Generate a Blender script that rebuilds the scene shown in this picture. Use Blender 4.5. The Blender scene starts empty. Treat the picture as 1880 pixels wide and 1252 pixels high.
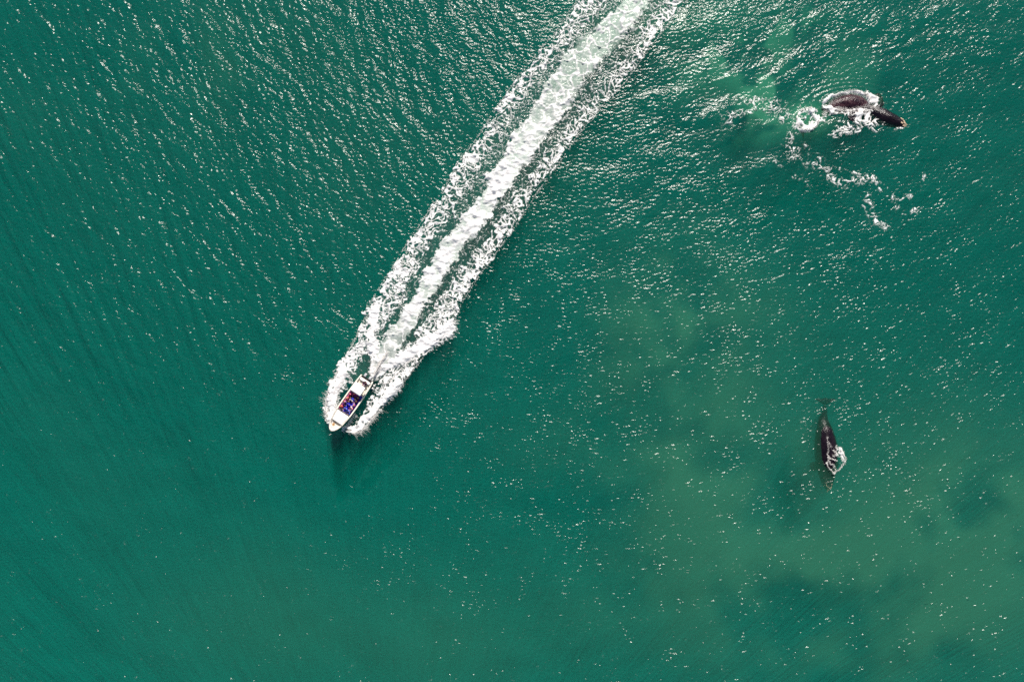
import bpy, bmesh, math, random
import numpy as np
from mathutils import Vector, Matrix, noise as mnoise
random.seed(7); rng = np.random.default_rng(11)
sc = bpy.context.scene
C = sc.collection
R = math.radians

# ---------------------------------------------------------------- camera, light, exposure
H = 100.0                       # drone height, metres
S = 0.08                        # metres per photo pixel on the water
cam = bpy.data.cameras.new('camera'); camo = bpy.data.objects.new('camera', cam); C.objects.link(camo)
camo.location = (0, 0, H); camo.rotation_euler = (0, 0, 0)
cam.sensor_width = 36; cam.lens = 36 * H / (1880 * S); cam.clip_end = 20000; cam.clip_start = 1
sc.camera = camo

SUN_EL, SUN_AZ = 46.0, 11.0     # azimuth east of +Y (image top)
w = bpy.data.worlds.new('World'); sc.world = w; w.use_nodes = True
nt = w.node_tree; nt.nodes.clear()
sky = nt.nodes.new('ShaderNodeTexSky'); sky.sky_type = 'NISHITA'; sky.sun_disc = False
sky.sun_elevation = R(SUN_EL); sky.sun_rotation = R(SUN_AZ); sky.altitude = 0
bg = nt.nodes.new('ShaderNodeBackground'); bg.inputs[1].default_value = 0.06
wo = nt.nodes.new('ShaderNodeOutputWorld')
nt.links.new(sky.outputs[0], bg.inputs[0]); nt.links.new(bg.outputs[0], wo.inputs[0])
sl = bpy.data.lights.new('sun', 'SUN'); sl.energy = 5.0; sl.angle = R(0.55); sl.color = (1.0, .92, .84)
so = bpy.data.objects.new('sun', sl); C.objects.link(so)
sd = Vector((math.sin(R(SUN_AZ)) * math.cos(R(SUN_EL)), math.cos(R(SUN_AZ)) * math.cos(R(SUN_EL)), math.sin(R(SUN_EL))))
so.rotation_euler = sd.to_track_quat('Z', 'Y').to_euler(); so.location = (30, 60, 120)
sc.view_settings.view_transform = 'Standard'; sc.view_settings.look = 'None'
sc.view_settings.exposure = 0.24; sc.view_settings.gamma = 1; sc.view_settings.use_curve_mapping = False
cy = sc.cycles
cy.use_denoising = False
cy.max_bounces = 8; cy.volume_bounces = 0; cy.transparent_max_bounces = 16
cy.caustics_reflective = False; cy.caustics_refractive = False
cy.sample_clamp_indirect = 4

# ---------------------------------------------------------------- small helpers
def P(px, py, z=0.0):
    """photo pixel on the water -> world"""
    return Vector(((px - 940) * S, (626 - py) * S, z))
def newmat(name):
    m = bpy.data.materials.new(name); m.use_nodes = True
    return m, m.node_tree, m.node_tree.nodes['Principled BSDF']
def pmat(name, col, rough=.5, spec=.5, noise=0.0, scale=6.0, bump=0.0, bscale=30.0, coat=0, metal=0):
    m, t, b = newmat(name)
    b.inputs['Base Color'].default_value = (*col, 1); b.inputs['Roughness'].default_value = rough
    b.inputs['Specular IOR Level'].default_value = spec; b.inputs['Metallic'].default_value = metal
    b.inputs['Coat Weight'].default_value = coat
    tc = t.nodes.new('ShaderNodeTexCoord')
    if noise:
        n = t.nodes.new('ShaderNodeTexNoise'); n.inputs['Scale'].default_value = scale; n.inputs['Detail'].default_value = 5
        t.links.new(tc.outputs['Object'], n.inputs['Vector'])
        mx = t.nodes.new('ShaderNodeMix'); mx.data_type = 'RGBA'
        mx.inputs[6].default_value = (*[c * (1 - noise) for c in col], 1)
        mx.inputs[7].default_value = (*[min(1, c * (1 + noise)) for c in col], 1)
        t.links.new(n.outputs[0], mx.inputs[0]); t.links.new(mx.outputs[2], b.inputs['Base Color'])
    if bump:
        n = t.nodes.new('ShaderNodeTexNoise'); n.inputs['Scale'].default_value = bscale; n.inputs['Detail'].default_value = 3
        t.links.new(tc.outputs['Object'], n.inputs['Vector'])
        bp = t.nodes.new('ShaderNodeBump'); bp.inputs['Strength'].default_value = bump; bp.inputs['Distance'].default_value = .03
        t.links.new(n.outputs[0], bp.inputs['Height']); t.links.new(bp.outputs[0], b.inputs['Normal'])
    return m
def link(name, me, mat=None, parent=None, smooth=True):
    o = bpy.data.objects.new(name, me); C.objects.link(o)
    if mat is not None: me.materials.append(mat)
    if parent is not None: o.parent = parent
    if smooth: me.polygons.foreach_set('use_smooth', [True] * len(me.polygons))
    return o
def from_bm(name, bm, mat=None, parent=None, smooth=True):
    me = bpy.data.meshes.new(name); bm.normal_update(); bm.to_mesh(me); bm.free()
    return link(name, me, mat, parent, smooth)
def tag(o, label, cat, group=None, kind=None):
    o['label'] = label; o['category'] = cat
    if group: o['group'] = group
    if kind: o['kind'] = kind
def sstep(a, b, x):
    t = np.clip((x - a) / (b - a), 0, 1); return t * t * (3 - 2 * t)

# ---------------------------------------------------------------- the water sheet: height and foam fields
DX = 0.10
NX, NY = 1720, 1200            # central fine grid, 172 x 120 m
gx = (np.arange(NX) - (NX - 1) / 2) * DX
gy = (np.arange(NY) - (NY - 1) / 2) * DX
X, Y = np.meshgrid(gx, gy)     # shape (NY, NX)
PX = X / S + 940.0; PY = 626.0 - Y / S
kx = np.fft.rfftfreq(NX, DX) * 2 * np.pi; ky = np.fft.fftfreq(NY, DX) * 2 * np.pi
KX, KY = np.meshgrid(kx, ky); K = np.hypot(KX, KY); K[0, 0] = 1e-6
def synth(psd, slope_rms=None, rms=None, seed=0):
    r = np.random.default_rng(seed)
    n = np.fft.rfft2(r.standard_normal((NY, NX)))
    f = n * np.sqrt(psd); f[0, 0] = 0
    if slope_rms is not None:
        a = np.fft.irfft2(f * K, s=(NY, NX)); f *= slope_rms / (a.std() * 1.0)
    h = np.fft.irfft2(f, s=(NY, NX))
    if rms is not None: h *= rms / h.std()
    return h
def band(l0, spread, direc=None, power=2):
    """energy round wavelength l0 (m); direc = compass angle of the wave vector (deg from +X)"""
    k0 = 2 * np.pi / l0
    p = np.exp(-(np.log(K / k0) / spread) ** 2)
    if direc is not None:
        a = np.arctan2(KY, KX) - R(direc)
        p = p * np.abs(np.cos(a)) ** power
    return p
def gfield(l, seed):            # unit-variance smooth random field
    return synth(np.exp(-(K * l / 2.2) ** 2), rms=1.0, seed=seed)
def blob(cx, cy, rx, ry, ang=0):
    a = R(ang); dx = PX - cx; dy = PY - cy
    u = dx * math.cos(a) + dy * math.sin(a); v = -dx * math.sin(a) + dy * math.cos(a)
    return np.exp(-((u / rx) ** 2 + (v / ry) ** 2))

left = 1 - sstep(700, 1150, PX + 60 * gfield(8, 90))        # left wave system / right wave system
hA = synth(band(3.4, .55, 33, 5), slope_rms=.10, seed=1) + synth(band(1.0, .5, 52, 2.0), slope_rms=.18, seed=2)
hB = synth(band(2.8, .6, 112, 5), slope_rms=.055, seed=3) + synth(band(.95, .5, 110, 3), slope_rms=.13, seed=4)
swell = (.8 + .7 * sstep(900, 1300, PX) * sstep(560, 300, PY)) * synth(band(8, .45, 100, 6), slope_rms=.036, seed=5) + synth(band(14, .4, 30, 6), slope_rms=.02, seed=55)
rip = synth(band(.58, .36, 97, 4), slope_rms=.225, seed=6)
rip2 = synth(band(.36, .3, 92, 2.5), slope_rms=.165, seed=66)
gust = gfield(1.6, 7); gust2 = gfield(7, 8)
amp = np.exp(.26 * gust + .12 * gust2)
def polyd(pts):
    d = np.full(PX.shape, 1e3, np.float32); tt = np.zeros(PX.shape, np.float32)
    pts = np.array(pts, float); n = len(pts) - 1
    x0, x1 = pts[:, 0].min() - 90, pts[:, 0].max() + 90; y0, y1 = pts[:, 1].min() - 90, pts[:, 1].max() + 90
    ii = np.where((gx / S + 940 > x0) & (gx / S + 940 < x1))[0]; jj = np.where((626 - gy / S > y0) & (626 - gy / S < y1))[0]
    sl_ = np.s_[jj[0]:jj[-1] + 1, ii[0]:ii[-1] + 1]
    qx, qy = PX[sl_], PY[sl_]; dd = d[sl_]; t_ = tt[sl_]
    for i in range(n):
        ax, ay = pts[i]; bx, by = pts[i + 1]; L2 = (bx - ax) ** 2 + (by - ay) ** 2 + 1e-9
        t = np.clip(((qx - ax) * (bx - ax) + (qy - ay) * (by - ay)) / L2, 0, 1)
        r = np.hypot(qx - ax - t * (bx - ax), qy - ay - t * (by - ay)); m = r < dd
        dd[m] = r[m]; t_[m] = (i + t[m]) / n
    return d, tt
BANDS = [([(1150, 246), (1260, 226), (1330, 210), (1400, 190), (1452, 196)], 13, .20), ([(1160, 283), (1230, 292), (1290, 285), (1345, 296)], 12, .20),
    ([(1025, 404), (1075, 386), (1145, 377)], 8, .22), ([(896, 516), (935, 500), (980, 488)], 7, .20), ([(1360, 180), (1480, 112), (1560, 66), (1670, 34)], 12, .16),
    ([(1270, 80), (1400, 34), (1500, 8)], 12, .15), ([(1480, 36), (1640, 48), (1760, 24), (1890, 12)], 12, .18), ([(1600, 96), (1700, 70), (1800, 66), (1890, 74)], 10, .16),
    ([(1210, 130), (1330, 100), (1440, 60), (1540, 10)], 11, .15), ([(1160, 185), (1240, 172), (1340, 140), (1430, 110)], 11, .15), ([(1700, 110), (1800, 104), (1890, 118)], 9, .13),
    ([(806, 110), (808, 180), (800, 240)], 11, .14), ([(728, 300), (742, 325), (746, 355)], 8, .10), ([(330, 10), (420, 70), (540, 160)], 10, .14), ([(120, 40), (240, 160), (330, 220)], 9, .10),
    ([(600, 10), (650, 70), (690, 110)], 12, .12), ([(1180, 336), (1300, 350), (1400, 334)], 9, .09), ([(1440, 470), (1560, 480), (1700, 448)], 9, .06), ([(1280, 420), (1420, 400), (1500, 420)], 9, .06)]
nb1, nb2 = gfield(3.5, 28), gfield(1.3, 27)
bandmask = np.zeros_like(X); bandrel = np.zeros_like(X)
for pts, wd, A in BANDS:
    d_, t_ = polyd(pts); d_ = np.abs(d_ + 6 * nb1 + 2.5 * nb2)
    g_ = np.exp(-(d_ / wd) ** 2) * (1 - (2 * t_ - 1) ** 4)
    bandrel += A * g_ * (.7 + .4 * nb2); bandmask = np.maximum(bandmask, A / .2 * np.exp(-(d_ / (wd * 1.25)) ** 2) * (1 - (2 * t_ - 1) ** 4))
# where the sea is rougher or slicker
rough = 0.78 + .78 * bandmask + .16 * blob(1250, 20, 260, 120) - .34 * blob(1380, 230, 380, 190) + .45 * blob(820, 60, 300, 170) + .55 * blob(330, 130, 480, 300) + .15 * blob(200, 550, 350, 250)
rough += .15 * blob(1150, 330, 100, 50, -20) + .1 * blob(1250, 470, 260, 120) 
rough -= .08 * blob(250, 1050, 420, 230) + .30 * blob(640, 860, 110, 70) + .30 * blob(1560, 290, 85, 45) \
       + .15 * blob(1500, 1120, 400, 180) + .3 * blob(760, 690, 80, 40, -50)
rough += .22 * sstep(1350, 1850, PX) * sstep(1100, 600, PY) + .36 * sstep(350, 1150, PY) + .08 * sstep(900, 300, PX)
rough = np.clip(rough, .35, 2)
peaky = sstep(1.25, 2.1, gfield(.55, 51)) * (.25 + .95 * sstep(350, 900, PY)) + .8 * sstep(1.7, 2.3, gfield(.8, 52)) * sstep(600, 1150, PY)   # odd steep wavelets
rip3 = synth(band(.6, .36, 62, 4), slope_rms=.235, seed=67)
sw = 1 - sstep(350, 900, PX)
h = peaky * (1.0 + .55 * sstep(600, 1000, PY)) * ((1 - sw) * rip + sw * 1.25 * rip3 + .6 * rip2) + rough * (left * (1 - .72 * sstep(520, 900, PY)) * hA + (1 - left) * hB + amp * (rip + rip2)) + swell
del hA, hB, rip, rip2

# voronoi lace --------------------------------------------------------
def voro(x, y, cell, seed):
    u = x / cell; v = y / cell
    iu = np.floor(u).astype(np.int64); iv = np.floor(v).astype(np.int64)
    F1 = np.full(x.shape, 9.0, np.float32); F2 = F1.copy()
    def hsh(a, b, s):
        n = (a * 374761393 + b * 668265263 + s * 974711) & 0xffffffff
        n = ((n ^ (n >> 13)) * 1274126177) & 0xffffffff
        return ((n ^ (n >> 16)) & 0xffff) / 65536.0
    for j in (-1, 0, 1):
        for i in (-1, 0, 1):
            a = iu + i; b = iv + j
            cx = a + .1 + .8 * hsh(a, b, seed); cyy = b + .1 + .8 * hsh(a, b, seed + 77)
            d = np.hypot(u - cx, v - cyy).astype(np.float32)
            F2 = np.minimum(F2, np.maximum(d, F1)); F1 = np.minimum(F1, d)
    return F2 - F1               # 0 on the cell walls
w1, w2 = gfield(.9, 21), gfield(.9, 22); w3, w4 = gfield(.35, 23), gfield(.35, 24)
WX = X + .34 * w1 + .10 * w3; WY = Y + .34 * w2 + .10 * w4
e_big = voro(WX, WY, 1.7, 1); e_mid = voro(WX, WY, .95, 2); e_sml = voro(X + .1 * w3, Y + .1 * w4, .52, 3); e_wash = voro(WX, WY, 2.3, 9)
spk = gfield(.16, 25); spk2 = gfield(.5, 26); wisp = gfield(.8, 41); n_mid = gfield(1.3, 27); n_big = gfield(3.5, 28)
near = np.where(PX < 1320, sstep(250, 620, PY), .6)                                   # 1 near the boat
def lace(d):
    """density 0..1 -> foam cover: walls of cells first, filled at 1"""
    d = np.clip(d, 0, 1.35)
    full = np.clip(d - .78, 0, 1) * 1.5
    t1 = sstep(0, 1, (d * .27 + full - e_mid) / .12 + .05 * spk + .25)
    t2 = sstep(0, 1, (d * .27 - .07 - .14 * (1 - near) + full - e_sml) / .14 + .12 * spk + .15)
    t0 = sstep(0, 1, (d * .15 + full - e_big) / .07 + .10 * spk + .3)
    f = np.maximum(np.maximum(t1, t2), t0)
    return f * sstep(.08, .35, d + .08 * spk2)

# wake curves traced on the water: photo rows -> photo columns
ry_ = np.array([-80, 0, 50, 100, 150, 200, 250, 300, 350, 400, 450, 500, 550, 600, 640, 670, 700, 730, 750, 775, 800], float)
LO = np.array([1112, 1062, 1028, 986, 946, 912, 879, 843, 814, 780, 746, 717, 684, 663, 644, 626, 612, 600, 599, 606, 625], float)
LI = np.array([1180, 1128, 1080, 1030, 985, 950, 925, 890, 862, 823, 787, 768, 744, 707, 677, 660, 645, 631, 624, 619, 625], float)
CL = np.array([1185, 1136, 1087, 1039, 1008, 978, 943, 909, 881, 844, 808, 779, 755, 716, 690, 682, 682, 690, 700, 700, 700], float)
CR = np.array([1262, 1196, 1165, 1122, 1072, 1046, 1004, 968, 930, 898, 856, 822, 792, 762, 735, 712, 690, 690, 700, 700, 700], float)
RI = np.array([1276, 1212, 1178, 1138, 1092, 1060, 1022, 986, 950, 918, 882, 838, 800, 772, 745, 716, 697, 682, 669, 647, 640], float)
RO = np.array([1330, 1262, 1222, 1184, 1149, 1100, 1060, 1026, 988, 956, 921, 884, 851, 829, 788, 766, 741, 714, 701, 684, 650], float)
f_ = lambda a: np.interp(PY, ry_, a)
jag = 2.6 * n_mid + 2.6 * spk2 + 2.0 * spk
q = PX + jag
lo, li, cl, cr, ri, ro = (f_(a) for a in (LO, LI, CL, CR, RI, RO))
def inside(a, b, s1, s2): return sstep(0, s1, q - a) * sstep(0, s2, b - q)
above = (PY < 800)
tl = np.clip((q - lo) / np.maximum(li - lo, 1), 0, 1)        # left arm, 0 outer 1 inner
dL = inside(lo, li + 2, 3, 8) * ((1 - tl) * (.80 + .08 * near) + tl * (.42 + .26 * near) + .18 * (1 - near) * np.exp(-((tl - .03) / .06) ** 2)) * (PY < 785)
dL += .08 * n_mid * (dL > .05) * (1 - .5 * near)
tr = np.clip((q - ri) / np.maximum(ro - ri, 1), 0, 1)
dR = inside(ri - 3, ro, 8, 5) * ((.32 + .34 * near) * (1 - tr) + tr * (.76 + .10 * near)) * (PY < 795)
dR += .08 * n_mid * (dR > .05) * (1 - .5 * near)
cl = cl + 4.5 * n_big * sstep(560, 420, PY); cr = cr + 4.5 * n_mid * sstep(560, 420, PY)
tc_ = np.clip((q - cl) / np.maximum(cr - cl, 1), 0, 1)
bell = np.clip(1 - np.abs(tc_ - .5) * 2, 0, 1)
stern = (PY < 700)
inC = inside(cl, cr + 2, 5, 6) * stern
solid = sstep(120, 300, PY) * (1 - .45 * sstep(560, 620, PY) * (1 - sstep(650, 680, PY)))
dC = inC * (.42 + .95 * solid * (.25 + bell) + .12 * n_mid)
gap0 = inside(lo + 3, ro - 3, 8, 8) * (PY < 700)
aer = inC * sstep(.0, .35, bell) * (.62 + .14 * n_big * .5) * sstep(690, 560, PY)   # milky aerated water
aer = np.maximum(np.maximum(aer, .30 * inC), .035 * gap0)
# thin lace in the gaps and the stern V wash
gap = inside(lo, ro, 8, 8) * sstep(720, 600, PY)
dG = gap * (.15 + .10 * (1 - near))
def stroke(pts, wd, dens, w_end=None, jit=2.5):
    d, t = polyd(pts); w_ = wd + ((w_end or wd) - wd) * t
    return dens * np.exp(-((np.abs(d + jit * n_mid + .5 * jit * spk2)) / w_) ** 2)
dV = stroke([(690, 676), (686, 650), (685, 615), (688, 570)], 9, 1.5, 8) + stroke([(696, 680), (716, 668), (752, 648), (790, 628), (824, 600)], 6, 1.6, 13)
dV += stroke([(690, 682), (700, 660), (714, 638)], 11, 1.4)
# bow wave sheets both sides of the hull
dB = stroke([(611, 772), (608, 750), (616, 715), (632, 682)], 10, 1.5, 11) + stroke([(654, 788), (679, 764), (700, 740), (730, 704)], 3.6, 1.3, 11) \
   + stroke([(633, 786), (646, 790), (656, 786)], 3.2, 1.0)
# foam of the upper whale
rW = lambda cx, cy, rx, ry, ang=0: np.sqrt(((((PX - cx) * math.cos(R(ang)) + (PY - cy) * math.sin(R(ang))) / rx) ** 2 + ((-(PX - cx) * math.sin(R(ang)) + (PY - cy) * math.cos(R(ang))) / ry) ** 2))
splash = rW(1480, 222, 24, 22, -10) + .10 * n_mid + .06 * spk2
dW = 1.3 * np.exp(-((splash - .70) / .28) ** 2) * (.45 + .75 * sstep(205, 235, PY)) + .9 * stroke([(1462, 205), (1488, 205), (1500, 218)], 5, 1)
ell = rW(1560, 190, 47, 20, -2) + .05 * n_mid + .04 * spk2
dW += 1.15 * np.exp(-((ell - 1.0) / .15) ** 2) * (.75 + .35 * sstep(205, 180, PY))
dW += stroke([(1500, 222), (1520, 208), (1536, 200), (1560, 206), (1590, 204)], 5, .9, 8)
dW += stroke([(1590, 170), (1600, 190), (1592, 212), (1575, 222)], 6, .8, 6) + stroke([(1570, 206), (1585, 220), (1610, 222)], 9, .55)
for pts, wd, dn in [([(1503, 220), (1522, 224), (1534, 228), (1540, 243)], 2.2, .8), ([(1536, 222), (1552, 226), (1555, 236)], 2.2, .8),
    ([(1504, 244), (1530, 246), (1545, 240), (1580, 238), (1600, 228)], 3.6, .85), ([(1530, 246), (1560, 245), (1576, 240)], 3, .8),
    ([(1606, 238), (1614, 230), (1618, 222)], 3, .75), ([(1640, 238), (1662, 234)], 1.8, .5),
    ([(1452, 240), (1450, 262), (1462, 290), (1478, 300), (1500, 298)], 8, .62), ([(1478, 262), (1484, 290)], 4, .55),
    ([(1498, 300), (1516, 312), (1530, 328), (1545, 338), (1570, 334)], 5, .62), ([(1530, 308), (1556, 312), (1578, 320)], 2, .4),
    ([(1566, 340), (1585, 336), (1602, 322), (1606, 332)], 4.5, .62), ([(1606, 332), (1626, 350), (1640, 368), (1670, 362), (1690, 350), (1695, 325)], 3, .5),
    ([(1592, 362), (1594, 385), (1606, 402), (1630, 414)], 5, .5), ([(1640, 372), (1660, 395), (1684, 386)], 3.5, .45),
    ([(1380, 190), (1430, 200), (1460, 205)], 9, .36), ([(1440, 215), (1460, 240)], 9, .42), ([(1425, 300), (1450, 320), (1490, 340)], 4, .28),
    ([(1330, 215), (1390, 195), (1440, 190)], 7, .25)]:
    dW = np.maximum(dW, np.maximum(stroke(pts, wd * .50, dn * .95, jit=3.6), stroke(pts, wd * 1.8, .36, jit=3.0)))
dW = np.minimum(dW * (1 + .25 * spk2 + .25 * wisp), .70 + .16 * spk2 + .30 * sstep(198, 184, PY) + .5 * np.exp(-((splash - .7) / .3) ** 2) * sstep(205, 235, PY))
# foam of the lower whale
dWl = 0
for pts, wd, dn in [([(1517, 806), (1518, 826), (1521, 838), (1516, 850), (1522, 866), (1530, 870)], 2.2, .75), ([(1530, 820), (1541, 824), (1549, 838), (1550, 848), (1544, 858), (1534, 866), (1526, 869)], 3.0, .8),
    ([(1519, 838), (1530, 843), (1536, 846)], 2, .7), ([(1532, 828), (1536, 836), (1530, 832)], 3.4, .8), ([(1538, 866), (1541, 864)], 2, .6), ([(1546, 832), (1546, 850)], 3, .6),
    ([(1524, 856), (1530, 850)], 1.5, .5), ([(1550, 848), (1554, 846)], 1.4, .6)]:
    dWl = dWl + stroke(pts, wd, dn, jit=1.2)
dens = np.maximum.reduce([dL, dR, dC, dG, dV, dB, dW, dWl])
foam = lace(dens)
# central wash of the wake: larger smooth cells
cellw = np.maximum(np.clip(1.35 - e_wash / .16, 0, 1) * .95, np.clip(1.2 - e_big / .12, 0, 1) * .45)
foam = np.where(inC > .5, np.maximum(foam * (.30 + .70 * (1 - sstep(.1, .35, bell))), np.maximum(cellw * sstep(.0, .3, bell), sstep(-.1, 1.3, (dC - .35) + .20 * wisp + .12 * spk2) * (.35 + .65 * solid))), foam)
foam = np.clip(foam, 0, 1)
# silt and milky plumes near the surface
pn = .85 * gfield(7, 31) + .45 * gfield(3, 35); pn2 = gfield(1.5, 32); big = gfield(14, 33)
silt = 1.15 * blob(1250, 610, 140, 150, 30) * sstep(-2.6, 1.6, pn + .3 * pn2) + .85 * blob(1300, 830, 230, 90) * sstep(-2.4, 1.8, pn) + 1.15 * blob(1800, 960, 150, 150, 30) * sstep(-2.8, 1.3, pn + .2 * pn2) \
     + .8 * blob(1400, 1010, 330, 160, 10) * sstep(-2.6, 1.8, pn + .2 * pn2) + .7 * blob(1640, 1130, 330, 160) * sstep(-2.6, 1.8, pn) + .4 * blob(700, 1180, 500, 140) + .25 * blob(400, 100, 260, 110) * sstep(-.5, 1.5, pn)
silt += .10 * blob(600, 1020, 700, 240)
milk = 1.3 * blob(1400, 190, 50, 60, 20) * sstep(-1.2, .8, pn2) + .8 * blob(1370, 95, 130, 45, -25) * sstep(-.6, 1.0, pn2 + pn * .5) + .5 * blob(1500, 130, 120, 60) * sstep(-.5, 1.2, pn) + .35 * blob(1250, 30, 180, 50) \
     + 1.3 * blob(1480, 216, 40, 26) + .5 * blob(1606, 183, 14, 9)
milk = np.clip(milk, 0, 1) * .5
silt = np.clip((silt + .05 * big) * (1 - .85 * blob(1522, 830, 45, 100)) + .30 * blob(1750, 900, 260, 230) + .25 * blob(1350, 720, 220, 200), 0, 1.1)

# relief of wake, bow wave, whale ripples
rel = np.zeros_like(h)
rel += 1.35 * bandrel
rel += .20 * foam * (.5 + .5 * spk2) + .02 * foam * spk
rel += .30 * inside(lo - 3, lo + 16, 6, 14) * near * (PY < 785) + .26 * inside(ro - 16, ro + 3, 14, 6) * near * (PY < 790)
rel += .10 * inC * n_mid
rel += .40 * np.clip(dB, 0, 1.2) + .22 * np.clip(dV, 0, 1.3)
d_, _ = polyd([(613, 790), (650, 735), (686, 690)])
rel -= .25 * np.exp(-(d_ / 13) ** 2)
for cx, cy, rx, ry, A, f0, out in [(1562, 190, 47, 20, .055, 17, 2.2), (1640, 215, 40, 22, .02, 14, 2.6), (1525, 840, 18, 40, .015, 12, 2.2)]:
    e = rW(cx, cy, rx, ry, -2)
    rel += A * np.sin((e - 1) * f0) * np.exp(-((e - 1.3) / (out - 1.3)) ** 2) * (e > .9) * sstep(230, 180, PY if cx != 1525 else PY * 0)
rel += .22 * np.exp(-((splash - .75) / .3) ** 2) + .25 * np.exp(-((ell - 1.05) / .2) ** 2) * .8
h += rel
# keep the sea calm right over the backs of the whales
calm = np.clip(1.1 * blob(1560, 188, 40, 18) + 1.1 * blob(1632, 214, 42, 16, 24) + 1.0 * blob(1521, 815, 14, 60), 0, 1)
h = h * (1 - .55 * calm) - .05 * calm

# one sheet: fine in the middle, rings growing out to the horizon
def axis(g, out=6000):
    a = [g[-1]]; s = DX
    while a[-1] < out: s *= 1.16; a.append(a[-1] + s)
    ext = np.array(a[1:]); return np.concatenate([-ext[::-1], g, ext]), len(ext)
ax_, ex = axis(gx); ay_, ey = axis(gy)
def idx(a, g, n): return np.mod(np.rint((a - g[0]) / DX).astype(np.int64), n)
ixs = idx(ax_, gx, NX); iys = idx(ay_, gy, NY)
cellx = np.gradient(ax_); celly = np.gradient(ay_)
fade = np.minimum.outer(np.clip(1.2 - celly / 2.5, 0, 1), np.clip(1.2 - cellx / 2.5, 0, 1))
inner = np.zeros((len(ay_), len(ax_))); inner[ey:ey + NY, ex:ex + NX] = 1
Hh = h[np.ix_(iys, ixs)] * fade
Fo = foam[np.ix_(iys, ixs)] * inner; Mi = milk[np.ix_(iys, ixs)] * inner; Si = silt[np.ix_(iys, ixs)] * inner; Ae = np.clip(aer, 0, 1)[np.ix_(iys, ixs)] * inner
ny, nx = Hh.shape
co = np.empty((ny, nx, 3), np.float32); co[..., 0] = ax_[None, :]; co[..., 1] = ay_[:, None]; co[..., 2] = Hh
me = bpy.data.meshes.new('sea_surface')
me.vertices.add(nx * ny); me.vertices.foreach_set('co', co.ravel())
i0 = (np.arange(ny - 1)[:, None] * nx + np.arange(nx - 1)[None, :]).ravel()
quads = np.stack([i0, i0 + 1, i0 + nx + 1, i0 + nx], 1).astype(np.int32)
nq = len(quads)
me.loops.add(nq * 4); me.loops.foreach_set('vertex_index', quads.ravel())
me.polygons.add(nq); me.polygons.foreach_set('loop_start', np.arange(nq, dtype=np.int32) * 4)
me.polygons.foreach_set('use_smooth', np.ones(nq, bool))
at = me.attributes.new('cover', 'FLOAT_COLOR', 'POINT')
cov = np.stack([Fo, Mi, Si, Ae], -1).astype(np.float32); at.data.foreach_set('color', cov.ravel())
me.update(calc_edges=True)

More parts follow.
